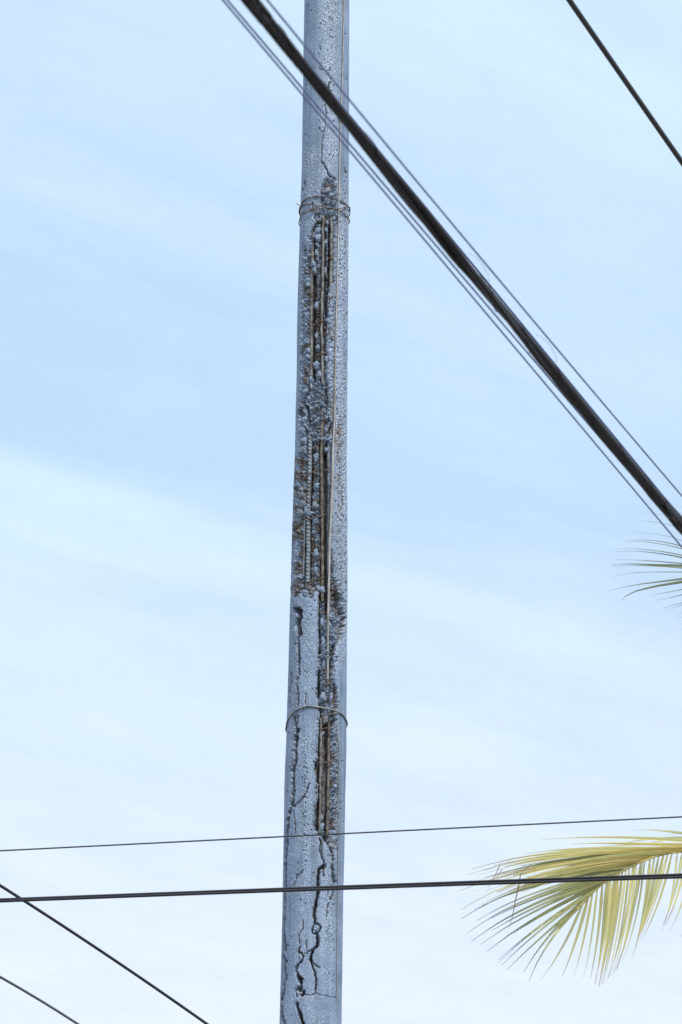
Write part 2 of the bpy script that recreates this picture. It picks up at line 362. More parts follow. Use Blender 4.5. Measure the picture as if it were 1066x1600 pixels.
# domes of aggregate and lumps: x, y, rx, ry, top mm, bare amount
LU = [(493, 392, 4, 7, -12, .3), (509.5, 420, 3, 8, -12, .2), (493, 475, 4.5, 7, -11, .1), (494, 522, 4.5, 6, -11, .4), (496, 540, 4.5, 5, -10, .1), (493, 568, 5.5, 8, -9, .1), (499, 583, 6, 7, -6, .05), (510, 375, 3, 6, -12, .2), (518, 486, 6, 7, -1, .05), (493, 888, 5, 6, -12, .2), (511, 560, 3.5, 6, -4, .15), (504, 970, 5, 8, -9, .1), (517, 975, 6, 7, -8, .05), (506, 1000, 6, 8, -9, .05), (518, 960, 5, 6, -9, .1), (507, 1035, 5, 8, -11, .15), (495.5, 358, 6.5, 7, -4, .1), (496.5, 369, 6, 7, -3, .05), (503, 332, 4, 4, -3, .1), (494.5, 338, 5.5, 5.5, -8, .35), (501, 331, 4.5, 3.5, 1, 0),
 (509, 331.5, 3.5, 4.5, -5, .4), (518.5, 331, 5, 5, -4, .3), (513, 296, 6, 6, -3, .25), (525, 287, 4.2, 4.5, 2, 0), (519, 303, 5, 4, -2, .2), (505.5, 298, 3.5, 3, 0, .3),
 (504.5, 305.5, 4, 2.5, 2, 0), (514, 313, 5, 5, -4, .15), (523.5, 315, 4, 5, -3, .1), (512.5, 345, 4, 4, -9, .3), (511, 356, 3.5, 6, -10, .2), (524, 340, 4, 4, -3, .2),
 (525, 348, 3.5, 5, -4, .1), (488, 412, 5.5, 7, -2, .15), (490, 420, 4.5, 6, -5, .2), (479.5, 437, 4, 5, 0, .1), (480, 444, 4, 4, 1, .1), (474, 404, 5, 4, 0, .1),
 (513, 499, 4.5, 3.6, -1, 0), (519, 457, 6, 8, -2, .05), (516.5, 532, 5, 3, -3, .1), (517, 548, 5.5, 5, -1, 0), (477.5, 534, 5, 4, 0, .1), (480, 547, 4, 5, 0, .1), (480, 556, 3.6, 4, 0, .2),
 (484, 591, 3, 5, -4, 0), (476, 611.5, 4.6, 4.6, 1, 0), (484.5, 603, 3.4, 5.5, -3, .2), (474, 640.5, 5.5, 5, -2, .15), (475, 633, 3.5, 3, -3, .1), (473.5, 655, 4.5, 5.5, 0, 0),
 (470.5, 671, 6, 6.5, 1, .05), (472.5, 687.5, 5.5, 4.6, 0, .15), (471, 700, 5, 5, -2, .5), (480, 790, 3.5, 5, -2, 0), (482.5, 801, 9, 4.5, -3, .15), (492, 788, 6.5, 7, -3, .45), (477, 797, 4.5, 6.5, -2, .05),
 (494, 755, 6, 6, -15, .1), (492, 811, 6, 6, -13, .05), (493, 862, 6, 8, -15, .1), (492, 712, 6, 9, -15, .1),
 (504, 684, 4.5, 4, -4, .1), (511.5, 670, 4.5, 5.5, -6, .25), (512, 700, 5, 4, -10, .2), (522, 735, 4, 5, -2, .1), (526, 738, 3, 3, 1, .1), (468, 772, 7, 7, -3, .6), (470, 786, 7, 8, -4, .6), (466, 800, 7, 8, -3, .5),
 (497, 918, 7, 6, -4, .3), (486, 920, 8, 7, -8, .9), (479, 914, 7, 8, -9, .8), (504, 920, 5, 7, -2, .1), (476, 926, 6, 6, -3, .2),
 (466.5, 994, 3.4, 4, -2, .4), (462.5, 1072, 2.6, 3, 0, 0), (467, 1061, 3, 4.5, -1, 0), (526, 984, 6, 6, -5, .4), (529, 978, 5, 6, -4, .2), (524, 1030, 5, 5, -4, .1), (496, 1080, 3.5, 5, -3, .1),
 (507, 1087, 7, 9, -7, .3), (512, 1076, 6, 6, -6, .3), (519.5, 1088, 3.5, 9, -6, .1), (511, 1120, 7, 10, -12, .6), (496, 1112, 4, 5, -1, 0), (494, 1133, 3.5, 5, -1, .1), (506, 1143, 4.5, 5, -12, .1),
 (493.5, 1158, 4, 3, 1, 0), (491, 1170, 4, 3.4, 1, 0), (495, 1183, 3.4, 3, 1, 0), (525.5, 1229, 3.2, 3, 0, 0), (496, 1225, 3, 4, 1, 0), (494, 1300, 4, 4, 1, .05), (524, 1300, 4, 3.5, 1, 0), (524, 1310, 6, 8, -1, .3), (521, 1322, 5, 6, -1, .7),
 (456, 1204, 3, 4, -1, .1), (455, 1218, 2.6, 3.5, 0, .1), (457, 1251, 3.6, 5, 0, .1), (455, 1262, 3.4, 5, -2, .4), (504.5, 1290, 5, 7, -12, .05), (503.5, 1275, 4.5, 6, -13, .05),
 (504, 1362, 3.6, 6, 0, .1), (499, 1352, 4, 3, 1, 0), (502, 1378, 4, 5, 0, 0), (493.5, 1450.5, 6.2, 7.2, 2, 0), (469, 1493, 4, 5, 1, .05), (469, 1553.5, 4.6, 4.6, 1, 1.0), (468.6, 1563.6, 3.8, 3.8, 1, 1.0), (464, 1558, 3, 4, -2, .5),
 (500, 1074, 3, 4, -3, .1), (488.5, 1551, 4, 3, 2, 0)]
Ly = np.array([330, 338, 350, 366, 372, 380, 400, 420, 450, 500, 530, 580, 596, 604, 684, 695, 745, 775, 798, 812, 830, 860, 900, 912, 922, 936, 970, 1000, 1040, 1052, 1070, 1085, 1100, 1140, 1170, 1190, 1206, 1220, 1250, 1260, 1290, 1303, 1308, 1318])
Lx = np.array([508, 506, 499, 500, 487, 486, 482, 481, 481, 480, 483, 482, 483, 492, 489, 479, 477, 479, 479, 473, 472, 471, 471, 473, 499, 500, 499, 499, 500, 496, 498, 495, 501, 498, 497, 494, 493, 498, 497, 493, 491, 497, 503, 511])
Ry = np.array([330, 338, 350, 400, 440, 447, 480, 530, 560, 596, 604, 646, 650, 660, 672, 684, 700, 740, 800, 850, 880, 900, 915, 925, 940, 970, 985, 1000, 1020, 1040, 1060, 1080, 1100, 1120, 1140, 1170, 1250, 1290, 1308, 1318])
Rx = np.array([516, 523, 522, 522, 521, 515, 513, 511.5, 512, 511, 506, 506, 515.5, 516, 513, 515, 519.5, 517, 517, 518, 521, 523, 528, 531, 536, 537, 534, 528, 521, 520, 521, 524, 528, 524, 522, 527, 527, 525, 517, 514])
BARS = {  # photo x of each bar by row
 'a': (np.array([370, 400, 430, 480, 520, 592]), np.array([488.6, 489, 487.5, 487, 486.5, 487])),
 'b': (np.array([688, 745, 790, 850, 905]), np.array([485, 484, 482.5, 481.8, 481.5])),
 'c': (np.array([812, 850, 905]), np.array([476.5, 476, 474.5])),
 'd': (np.array([345, 400, 450, 500, 550, 600, 650, 700, 780, 850, 905, 935]), np.array([505, 505, 504, 503, 504, 504, 503.5, 502.5, 503, 504, 504, 504])),
 'e': (np.array([345, 400, 450]), np.array([518, 518, 517])),
 'f': (np.array([690, 740, 780, 830, 870, 960]), np.array([514, 514, 514.5, 513.5, 513.5, 514])),
 'g': (np.array([1125, 1150, 1230, 1312]), np.array([514.3, 514, 513, 511])),
 'h': (np.array([1125, 1160, 1230, 1300]), np.array([501.5, 501.5, 500.5, 499.5])),
}
def segdist(x, y, pts, pad):
    pts = np.array(pts, float)
    m = np.where((x > pts[:, 0].min() - pad) & (x < pts[:, 0].max() + pad) & (y > pts[:, 1].min() - pad) & (y < pts[:, 1].max() + pad))
    X_, Y_ = x[m], y[m]; d = np.full(X_.shape, 99.)
    for (x0, y0), (x1, y1) in zip(pts[:-1], pts[1:]):
        vx, vy = x1 - x0, y1 - y0; t = np.clip(((X_ - x0) * vx + (Y_ - y0) * vy) / (vx * vx + vy * vy), 0, 1)
        d = np.minimum(d, np.hypot(X_ - x0 - t * vx, Y_ - y0 - t * vy))
    return m, d

seam_y = np.array([-50, 0, 110, 230, 345, 450, 600, 1170, 1350, 1450, 1640]); seam_x = np.array([537.5, 537, 535, 531, 529.5, 527, 524, 530, 528, 527.3, 525.5])
def relief(x, y):
    """height in metres (negative inward), bare, rust, grain for photo-calibrated surface places"""
    wx = x + 2.6 * fbm(x / 9, y / 9, 1) + 2.0 * fbm(x / 3.2, y / 3.2, 5, 2)
    wy = y + 2.6 * fbm(x / 9, y / 9, 9) + 2.0 * fbm(x / 3.2, y / 3.2, 13, 2)
    left = np.interp(y, ys, xl); right = np.interp(y, ys, xr)
    h = .0035 * fbm(x / 26, y / 40, 3, 3)
    # stippled paint: fine bumps, and pits that cluster in vertical runs
    f1, f2, idc = worley(x / 1.7, y / 1.7, 2)
    seam = np.interp(y, seam_y, seam_x)
    strip = sm(0, 1.5, x - seam)
    central = .75 * np.exp(-((x - 515) / 13) ** 2) * sm(330, 180, y)
    rightg = strip * (sm(250, 330, y) * sm(1110, 980, y))
    lowg = np.exp(-((x - 514) / 10) ** 2) * sm(1340, 1390, y) * sm(1560, 1440, y) * .6
    mid = np.exp(-((x - 477) / 6) ** 2) * sm(1120, 1160, y) * sm(1430, 1340, y) * .7 + np.exp(-((x - 482) / 11) ** 2) * sm(925, 960, y) * sm(1120, 1040, y) * .4
    lf = np.exp(-((x - 484) / 12) ** 2) * sm(200, 260, y) * sm(380, 330, y) * .6
    patch = np.clip(fbm(x / 12, y / 16, 21, 3) * 3 + .45, 0, 1)
    grain = np.clip(central + rightg + lowg + mid + lf, 0, 1) * (.55 + .45 * patch) + .24 + .20 * patch
    grain = np.clip(grain * (1 - strip * (1 - np.clip(sm(330, 250, y) * 0 + rightg + .15, 0, 1))), 0, 1)
    h = h + grain * (.0020 * (.5 - f1) + .0034 * fbm(x / 2.6, y / 2.6, 17, 2))
    p1, p2, pid = worley(x / 4.2, y / 5.0, 6)
    runs = .3 * np.exp(-((x - 500) / 2.5) ** 2) * sm(260, 180, y) + .3 * np.exp(-((x - 517) / 4) ** 2) * sm(200, 140, y) + np.exp(-((x - 476.5) / 3) ** 2) * sm(1150, 1180, y) * sm(1430, 1330, y) + rightg * .5 + .06
    pit = (pid > 1 - np.clip(runs, 0, 1) * .42) * sm(.42, .16, p1)
    h = h - .006 * pit
    # rubble: stones of two sizes
    a1, a2, aid = worley(wx / 6.2, wy / 6.6, 11); c1, c2, cid = worley(wx / 3.0, wy / 3.2, 15)
    rough_ = fbm(wx / 2.4, wy / 2.0, 33, 3)
    stones = sm(.0, .30, a2 - a1) * (.15 + .85 * aid) * (1 - .35 * a1) * .68 + sm(0, .3, c2 - c1) * (.2 + .8 * cid) * .32 + .45 * rough_
    crinkle = np.abs(fbm(wx / 9 + 3, wy / 5.5, 25, 4)) * 2
    bare = np.zeros_like(x); rust = np.zeros_like(x)
    # weathered left flank, rows 375-930
    yj = y + 26 * fbm(x / 8, y / 30, 95, 3)
    fl = sm(375, 395, yj) * sm(938, 922, yj) * sm(left + 3, left + 9, wx) * (x < 490)
    fl2 = sm(690, 720, yj) * sm(940, 930, yj) * (x < 482)
    n1 = fbm(x / 7 + 5, y / 9, 31, 4)
    h = h + fl * (.022 * (stones - .45) - .008) + fl2 * (.012 * crinkle - .005) * (1 - .4 * fl)
    bare = np.maximum(bare, fl * sm(-.06, .10, n1 - .03 * (y < 690) + .05 * fl2)); bare = np.maximum(bare, fl2 * sm(-.12, .06, n1) * .92)
    # ragged cavities with the reinforcement
    L = np.interp(wy, Ly, Lx); R = np.interp(wy, Ry, Rx)
    cavd = np.minimum(np.minimum(wx - L, R - wx), np.minimum(wy - 334, 1316 - wy))
    zonep = sm(594, 602, wy) * sm(690, 682, wy)                          # plastered patch between the two openings
    zonep = zonep * (1 - (np.hypot((wx - 510) / 6, (wy - 653) / 8) < 1))
    cav = sm(-.2, 1.3, cavd) * (1 - zonep)
    lower = sm(945, 975, y) * sm(1095, 1060, y)
    low2 = sm(1120, 1135, y)
    base = -.038 + lower * .017
    fill = base + .007 + stones * .029 + .008 * n1
    gaps = np.zeros_like(x)
    for k, (by, bx) in BARS.items():
        xb = np.interp(y, by, bx); inr = (y > by[0] - 3) & (y < by[-1] + 3)
        gaps = np.maximum(gaps, inr * sm(4.0, 3.1, np.abs(x - xb + .3)))
    for pts, w in (([(521.5, 348), (521.5, 400), (520.5, 444)], 2.4), ([(509.5, 345), (509.5, 470), (510, 505)], 1.0), ([(514, 452), (511.5, 480), (511, 498)], 2.4), ([(491, 380), (491.5, 480), (490.5, 596)], 1.5), ([(508.5, 700), (509, 800), (509.5, 880), (509, 935)], 2.0), ([(509.8, 1125), (509, 1210), (508, 1290)], 2.6), ([(518.6, 1125), (518, 1220), (516, 1300)], 1.8)):
        m, d = segdist(x, y, pts, 6); gaps[m] = np.maximum(gaps[m], sm(w, w * .5, d))
    fill = fill * (1 - gaps) + gaps * np.minimum(fill, -.066)
    h = h * (1 - cav) + cav * fill
    bare = np.maximum(bare, cav * (.22 + .7 * sm(-.02, .16, fbm(x / 8, y / 10, 41, 4))))
    bare = bare * (1 - .55 * cav * lower); bare = np.maximum(bare, cav * gaps)
    rust = np.maximum(rust, cav * sm(.04, .2, fbm(x / 6, y / 14, 45, 3)) * (.7 - .5 * lower))
    # broken rim: chipped, bare edge outside the cavity
    rim = sm(-5.5, -.5, cavd) * (1 - cav) * (1 - zonep)
    h = h - rim * (.004 + .016 * np.clip(.35 - stones, 0, 1) * 1.5); bare = np.maximum(bare, rim * sm(.0, .2, fbm(x / 5, y / 5, 47, 3)) * .8)
    # right of the openings, stones show below the paint line
    rb = sm(925, 940, y) * sm(1340, 1310, y) * sm(R - 1, R + 1, wx) * (x < seam - .5) * sm(1120, 1150, y)
    h = h + rb * (.010 * stones - .012); bare = np.maximum(bare, rb * (.35 + .5 * sm(-.1, .1, n1)))
    # patch: crinkled, painted over
    pz = sm(584, 600, wy) * sm(694, 682, wy) * sm(479 - 3, 481, wx) * sm(517, 512, wx)
    h = h * (1 - pz) + pz * (-.016 + .030 * crinkle - .007 * sm(.55, .2, stones))
    bare = np.where(pz > .5, np.maximum(sm(.04, .2, n1) * .8, sm(.35, .1, stones) * .8), bare)
    bl = sm(436, 450, y) * sm(700, 690, y) * sm(R, R + 1.5, wx) * (x < seam - 1)
    h = h + bl * (.009 * (stones - .5)); grain = np.maximum(grain, bl * .7); bare = np.maximum(bare, bl * sm(.02, .2, n1) * .8)
    # stained zone on the right facet
    st = sm(640, 665, y) * sm(1000, 780, y) * np.exp(-((x - 529) / 7) ** 2)
    bare = np.maximum(bare, st * sm(-.12, .1, fbm(x / 2.2, y / 2.6, 51, 3)) * .75); rust = np.maximum(rust, st * sm(.05, .2, fbm(x / 4, y / 4, 53, 3)) * .7 * sm(740, 700, y))
    # hole above the upper tie wire
    hole = sm(1.15, .8, np.hypot((wx - 514) / 13, (wy - 312) / 36)) * sm(272, 280, wy) * (wx < 529.5)
    h = h * (1 - hole) + hole * (-.024 + .016 * stones); bare = np.maximum(bare, hole * .5 * sm(-.12, .1, n1)); rust = np.maximum(rust, hole * .6 * sm(0, .15, n1))
    # slab edge at the bottom
    ln = np.interp(x, [472, 486, 495, 508, 525], [1554, 1555, 1552.6, 1555, 1559])
    h = h + .004 * sm(-.6, .6, y - ln) * sm(1640, 1600, y) * sm(470, 474, x) * sm(527, 525, x)
    # mould seam with a smoother facet to its right
    sg = np.exp(-((x - seam) / .8) ** 2) * (sm(345, 250, y) + sm(1120, 1180, y))
    h = h - .0030 * sg + .0018 * strip * (sm(345, 250, y) + sm(1120, 1180, y))
    # lumps
    for lx, ly, rx, ry, top, br in LU:
        m = np.where((np.abs(x - lx) < rx * 1.6) & (np.abs(y - ly) < ry * 1.6))
        ra = (lx * 12.9898 + ly * 78.233) % 3.1416; ca, sa = math.cos(ra), math.sin(ra)
        ux, uy = (wx[m] * .6 + x[m] * .4 - lx) / rx, (wy[m] * .6 + y[m] * .4 - ly) / ry
        vx, vy = ux * ca + uy * sa, -ux * sa + uy * ca
        ang_ = np.arctan2(vy, vx); q = np.hypot(vx, vy * 1.12) * (1 + .10 * np.cos(3 * ang_ + ra * 5) + .07 * np.cos(5 * ang_ + ra * 9)) + .35 * fbm(x[m] / 3 + ly, y[m] / 3, 61, 3)
        dome = top / 1000 - .013 + .013 * np.clip(1 - np.clip(q, 0, 1) ** 3.2, 0, 1) ** .7 + .004 * fbm(x[m] / 2.6, y[m] / 2.2, 63, 3) + .0025 * (vx * math.cos(ra * 7) + vy * math.sin(ra * 7))
        hm = h[m]; ins = q < 1
        if top < -2: h[m] = np.where(ins, dome, hm - sm(1.2, 1.0, q) * .004)
        else:
            h[m] = np.where(ins, np.maximum(dome, hm), hm); ins = ins & (dome > hm)
        bm = bare[m]; bare[m] = np.where(ins, br, bm); rm = rust[m]; rust[m] = np.where(ins, rm * .2 + (.25 if br >= 1 else 0), rm)
    # cracks
    jx = x + 1.6 * fbm(x / 9, y / 9, 1) + 2.4 * fbm(x / 3.5, y / 4.5, 85, 3); jy = y + 2.0 * fbm(x / 4, y / 4, 83, 3)
    for pts, w, dp in CR:
        m, d = segdist(jx, jy, pts, 6)
        ww = w * .5 * (1 + 1.9 * fbm(x[m] / 4.5, y[m] / 5, 71, 3)) + .1
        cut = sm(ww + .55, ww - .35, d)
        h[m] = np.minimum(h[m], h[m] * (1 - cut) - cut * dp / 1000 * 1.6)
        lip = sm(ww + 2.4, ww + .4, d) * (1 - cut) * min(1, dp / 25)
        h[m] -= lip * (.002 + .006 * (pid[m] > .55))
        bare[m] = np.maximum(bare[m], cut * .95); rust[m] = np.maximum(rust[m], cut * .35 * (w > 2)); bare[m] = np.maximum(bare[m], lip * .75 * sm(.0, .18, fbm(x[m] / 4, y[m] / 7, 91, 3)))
    return h, np.clip(bare, 0, 1), np.clip(rust, 0, 1), np.clip(grain, 0, 1)

# the shaft mesh: fine rows where broken, coarse below and above
yrows = np.arange(1634, -34, -.58)
X0, Z0, R0 = row(yrows)
kz0, kz1 = Z0[0], Z0[-1]
zl = np.linspace(-.6, kz0 - .02, 40); zh = np.linspace(kz1 + .02, 14.2, 14)
def axis(z):
    return np.interp(z, Z0, X0), np.interp(z, Z0, R0)
Zr = np.concatenate([zl, Z0, zh])
Xr = np.concatenate([X0[0] + (zl - kz0) * (X0[150] - X0[0]) / (Z0[150] - Z0[0]) * .6, X0, X0[-1] + (zh - kz1) * .004])
Rr_ = np.concatenate([R0[0] + (kz0 - zl) * .011, R0, R0[-1] - (zh - kz1) * .009])
tf = np.radians(np.linspace(-97, 97, 262)); tb = np.radians(np.linspace(97, 263, 42))[1:-1]
TH = np.concatenate([tf, tb]); nc = len(TH)
sx, cx_ = np.sin(TH), -np.cos(TH)
base = np.stack([Xr[:, None] + Rr_[:, None] * sx, PY + Rr_[:, None] * cx_, np.broadcast_to(Zr[:, None], (len(Zr), nc))], -1)
px, py, _ = project(base)
back = np.abs(np.where(TH > np.pi, TH - 2 * np.pi, TH)) > math.radians(96)
pxf = np.where(back[None], px + 200, px)
H, Bm, Rm, Gm = relief(pxf, py)
fadeb = np.where(back, 0.15, 1.0)[None] * np.where(np.abs(TH) > math.radians(80), .7, 1)[None]
H = np.clip(H, -.085, .01)
H = H * fadeb
V = base.copy(); V[..., 0] += H * sx; V[..., 1] += H * cx_
nr = len(Zr)
i = np.arange(nr - 1)[:, None]; j = np.arange(nc)[None]; j2 = (j + 1) % nc
FQ = np.stack([i * nc + j, i * nc + j2, (i + 1) * nc + j2, (i + 1) * nc + j], -1).reshape(-1, 4)
top_ring = np.array([(nr - 1) * nc + k for k in range(nc)])
pole = empty('concrete_pole', (X0[0] - .02, PY, 0))
tag(pole, 'cracked grey concrete utility pole with spalled side showing rusty reinforcement bars', 'utility pole')
VV = V.reshape(-1, 3)
capc = np.array([[Xr[-1], PY, Zr[-1]]])
capf = np.stack([top_ring, np.roll(top_ring, -1), np.full(nc, len(VV)), np.full(nc, len(VV))], -1)
shaft = mesh_obj('shaft', VV, FQ, MP)
attr(shaft, 'bare', Bm.ravel()); attr(shaft, 'rust', Rm.ravel()); attr(shaft, 'grain', Gm.ravel())
keep(shaft, pole)
capm = bpy.data.meshes.new('pole_cap'); ring = [tuple(VV[k]) for k in top_ring]
capm.from_pydata(ring, [], [tuple(range(nc))]); capm.materials.append(MP)
keep(S.collection.objects.link(bpy.data.objects.new('pole_cap', capm)) or bpy.data.objects['pole_cap'], pole)

def surf(x, y, off=0.0):                 # the place on the pole's round surface seen at photo point x, y, `off` metres outside it
    out_ = []
    for xx, yy in zip(np.atleast_1d(np.asarray(x, float)), np.atleast_1d(np.asarray(y, float))):
        d = ray(xx, yy); t = PY / d[1]
        for _ in range(12):
            P = EYE + d * t; ax, r_ = axis(P[2]); r_ = r_ + off
            q = r_ ** 2 - (P[0] - ax) ** 2
            t = (PY - math.sqrt(max(q, 0))) / d[1]
        P = EYE + d * t; out_.append(P)
    return np.array(out_)

# reinforcement bars
def ribs(R, s, th):
    return R * (1 + .13 * (np.sin(s * 2 * np.pi / .012 + th * 2.0) > .35))
def ribs_big(R, s, th):
    return R * (.92 + .30 * np.clip(np.sin(s * 2 * np.pi / .021 + th * 2.0) * 2 - .4, 0, 1))
def bar(key, y0, y1, rpx, off, m, rf, wob=.3):
    by, bx = BARS[key]; yy = np.arange(y0, y1 + 1, 12.); xx = np.interp(yy, by, bx) + rng.normal(0, wob, len(yy))
    pts = resample(surf(xx, yy, off), .0022)
    rb_ = tube('rebar', pts, rpx * .0031, m, None, 12, rf); keep(rb_, pole); return rb_
bar('a', 362, 604, 2.5, -.020, M_BAR, ribs)
bar('b', 682, 912, 3.4, -.017, M_BARL, ribs_big, .2)
bar('c', 806, 912, 2.0, -.020, M_BARL, ribs)
bar('d', 336, 600, 2.3, -.015, M_BAR, None)
bar('d', 640, 945, 2.4, -.015, M_BARR, None)
bar('e', 336, 462, 2.7, -.021, M_BAR, ribs, .2)
bar('f', 680, 968, 2.7, -.024, M_BARL, ribs, .2)
bar('g', 1115, 1314, 2.2, -.026, M_BARR, None, .15)
bar('h', 1122, 1306, 1.9, -.018, M_BAR, ribs, .15)
# ends of the transverse stirrup wire inside the openings
for pts, rp in (([(481.6, 466), (486, 460), (493, 455), (500, 453.5), (504.5, 451), (506, 447)], .85), ([(483, 511), (490, 507.5), (498, 503), (507, 500)], .8),
                ([(492.6, 558), (495, 554), (503, 552.5), (512, 550.5)], .75), ([(475.7, 746), (482, 741), (490, 737), (498, 734)], .9), ([(507, 736), (512, 733), (518, 731)], .7),
                ([(480, 808), (485, 811), (494, 808.5), (510, 804)], 1.1), ([(481, 912), (488, 907), (497, 905), (507, 902)], .9), ([(499, 957.5), (508, 957), (518, 955.5), (527, 953)], .8),
                ([(499, 1026), (508, 1022), (521, 1019.5)], .8), ([(497, 1138), (504, 1139), (511, 1137)], .7), ([(496, 1191), (503, 1192), (520, 1190)], .7), ([(510, 1259), (515, 1257), (520, 1256)], .7),
                ([(492, 350), (498, 345), (506, 341)], .9), ([(483, 420), (489, 427), (493.5, 431)], .6), ([(496, 1011), (500, 1012), (504, 1011)], .5), ([(512, 404), (518, 402.5), (526, 400)], .8)):
    a = np.array(pts, float); o = tube('stirrup_wire', resample(surf(a[:, 0], a[:, 1], -.006), .004), rp * .0031, M_RUSTW, None, 7); keep(o, pole)

# ------------------------------------------------------------------ wires tied round the pole
def ring_path(front, off, dz=0.0):       # front points on the near side, closed round the back
    a = np.array(front, float); P = surf(a[:, 0], a[:, 1], off)
    ax, r0 = axis(P[-1][2]); z1, z0 = P[-1][2], P[0][2]
    th1 = math.atan2(P[-1][0] - ax, -(P[-1][1] - PY)); th0 = math.atan2(P[0][0] - ax, -(P[0][1] - PY)) + 2 * math.pi
    k = np.linspace(0, 1, 14)[1:-1]; th = th1 + (th0 - th1) * k; z = z1 + (z0 - z1) * k
    Bk = np.stack([ax + (r0 + off) * np.sin(th), PY - (r0 + off) * np.cos(th), z], -1)
    return resample(np.vstack([P, Bk, P[:1]]), .006)
tie = empty('tie_wire', tuple(surf([508], [320])[0]))
tag(tie, 'rusty brown wire wound several times round the pole above the broken opening', 'tie wire')
for fr, rp, of in (([(469.5, 324), (473, 315), (480, 310), (487.6, 307.6), (498, 306.5), (507.8, 306.9), (518, 309), (528, 312.2), (538, 317), (545.5, 323)], .85, .004),
               ([(468.5, 324), (472, 320), (480, 319), (487.6, 319.6), (498, 321.5), (508, 323.4), (518, 325.5), (528, 328), (538, 334.4), (545.5, 342)], .95, .0055),
               ([(467.8, 345), (470.7, 335.5), (476, 331.5), (482.5, 329.6), (492, 328), (500, 326), (508, 325), (518, 325.2), (526, 326.4), (536, 325), (545.5, 323)], .85, .0075)):
    keep(tube('wire_turn', ring_path(fr, of), rp * .0031, M_RUSTW, None, 8), tie)
P0 = surf([470.5], [322.5], .004)[0]
keep(tube('wire_end', np.array([P0, P0 + [-.014, -.012, .004], P0 + [-.028, -.012, .012]]), .0016, M_RUSTW, None, 6), tie)
P0 = surf([488], [327], .006)[0]
keep(tube('wire_twist', resample(np.array([P0 + [-.012, 0, .005], P0 + [-.004, -.006, -.004], P0 + [.005, -.002, .006], P0 + [.012, -.006, -.003]]), .002), .003, M_RUSTW, None, 6), tie)
low = tube('tie_wire', ring_path([(447.5, 1136), (449, 1127), (457, 1114.5), (469, 1106.8), (482.6, 1103.6), (497.8, 1105), (514.7, 1108.2), (528, 1112), (536.7, 1118), (541, 1125)], .004), .0036, M_GREYW, None, 8)
low.name = 'tie_wire.001'
tag(low, 'single loop of smooth grey wire round the lower part of the pole', 'tie wire')

# earth wire running down the face of the pole
ew = np.array([(538.5, -60), (537.5, 0), (536.5, 60), (535.4, 110), (533.5, 160), (531.5, 230), (530, 300), (529.3, 345), (528.5, 400), (527, 450), (525.5, 500), (524.3, 550), (523.5, 600), (523, 650), (521, 690), (519.6, 750), (517.5, 800), (515.6, 850), (514.4, 900), (513, 950), (512.6, 1000), (512.2, 1068)])
offs = np.interp(ew[:, 1], [0, 600, 700, 850, 1068], [.004, .006, .010, .012, -.002])
EP = np.vstack([surf([p[0]], [p[1]], o_)[0] for p, o_ in zip(ew, offs)])
gw = empty('ground_wire', tuple(EP[-1]))
tag(gw, 'long thin tan wire hanging straight down the face of the pole', 'wire')
keep(tube('strand', resample(EP, .03), np.interp(np.linspace(0, 1, len(resample(EP, .03))), [0, .3, .6, .75, 1], [.0032, .0036, .0042, .0052, .0045]), M_TAN, None, 8), gw)
kp = EP[-1]
kn = [kp + [.010, -.004, .004], kp + [.003, -.010, -.002], kp + [-.008, -.006, -.008], kp + [-.014, -.002, -.016], kp + [-.004, -.012, -.012], kp + [.008, -.008, -.004], kp + [.014, -.004, -.008], kp + [.004, -.010, .003], kp + [-.006, -.006, -.004]]
keep(tube('knot', resample(np.array(kn), .003), .003, M_RUSTW, None, 7), gw)
EP2 = surf([530.4, 530, 529.6, 528.8, 528.2, 527.5, 526.8, 526, 525.6], [1150, 1180, 1240, 1300, 1350, 1420, 1500, 1600, 1650], .0015)
tw = tube('ground_wire', resample(EP2, .03), .0019, M_GREYW, None, 7); tw.name = 'ground_wire.001'
tag(tw, 'thin dull wire lying in the seam low on the right side of the pole', 'wire')

# ------------------------------------------------------------------ overhead lines
def line(pts, d0, d1, ext0=26, ext1=34, sag=.0):
    a = np.array(pts, float); s = np.concatenate([[0], np.cumsum(np.hypot(*np.diff(a, axis=0).T))]); s /= s[-1]
    t = np.linspace(0, 1, 60)
    pc = np.polyfit(s, a[:, 0], 2); qc = np.polyfit(s, a[:, 1], 2)
    xx, yy = np.polyval(pc, t), np.polyval(qc, t)
    dd = 1 / (1 / d0 + (1 / d1 - 1 / d0) * t)
    P = at(xx, yy, dd)
    u0 = P[0] - P[4]; u0 /= np.linalg.norm(u0); u1 = P[-1] - P[-5]; u1 /= np.linalg.norm(u1)
    k = np.linspace(1, 0, 12, endpoint=False)[:, None]
    A_ = P[0] + u0 * ext0 * k + np.array([0, 0, 1.]) * .0012 * (ext0 * k) ** 2
    k = np.linspace(0, 1, 13)[1:, None]
    B_ = P[-1] + u1 * ext1 * k + np.array([0, 0, 1.]) * .0012 * (ext1 * k) ** 2
    return np.vstack([A_, P, B_])
def wire(name, pts, d0, d1, wpx, m, label, group=None, **k):
    P = line(pts, d0, d1, **k); dm = (d0 + d1) / 2
    o = tube(name, P, wpx / 2 * dm / F, m, None, 8)
    tag(o, label, 'overhead wire', group); return o
GR = 'thin wires beside the thick cable'
wire('overhead_wire', [(417, 0), (476, 70), (544, 152.5), (630, 255), (705, 350), (837, 506), (975, 666), (1066, 776)], 8.6, 12.2, 3.1, M_ALU, 'thin blue-grey wire running diagonally above the thick black cable', GR)
wire('overhead_wire', [(350, 0), (476, 152), (544, 234), (600, 300), (700, 419), (872, 618), (1060, 850)], 8.9, 12.4, 3.0, M_ALU, 'thin blue-grey diagonal wire, the lowest one under the thick black cable', GR)
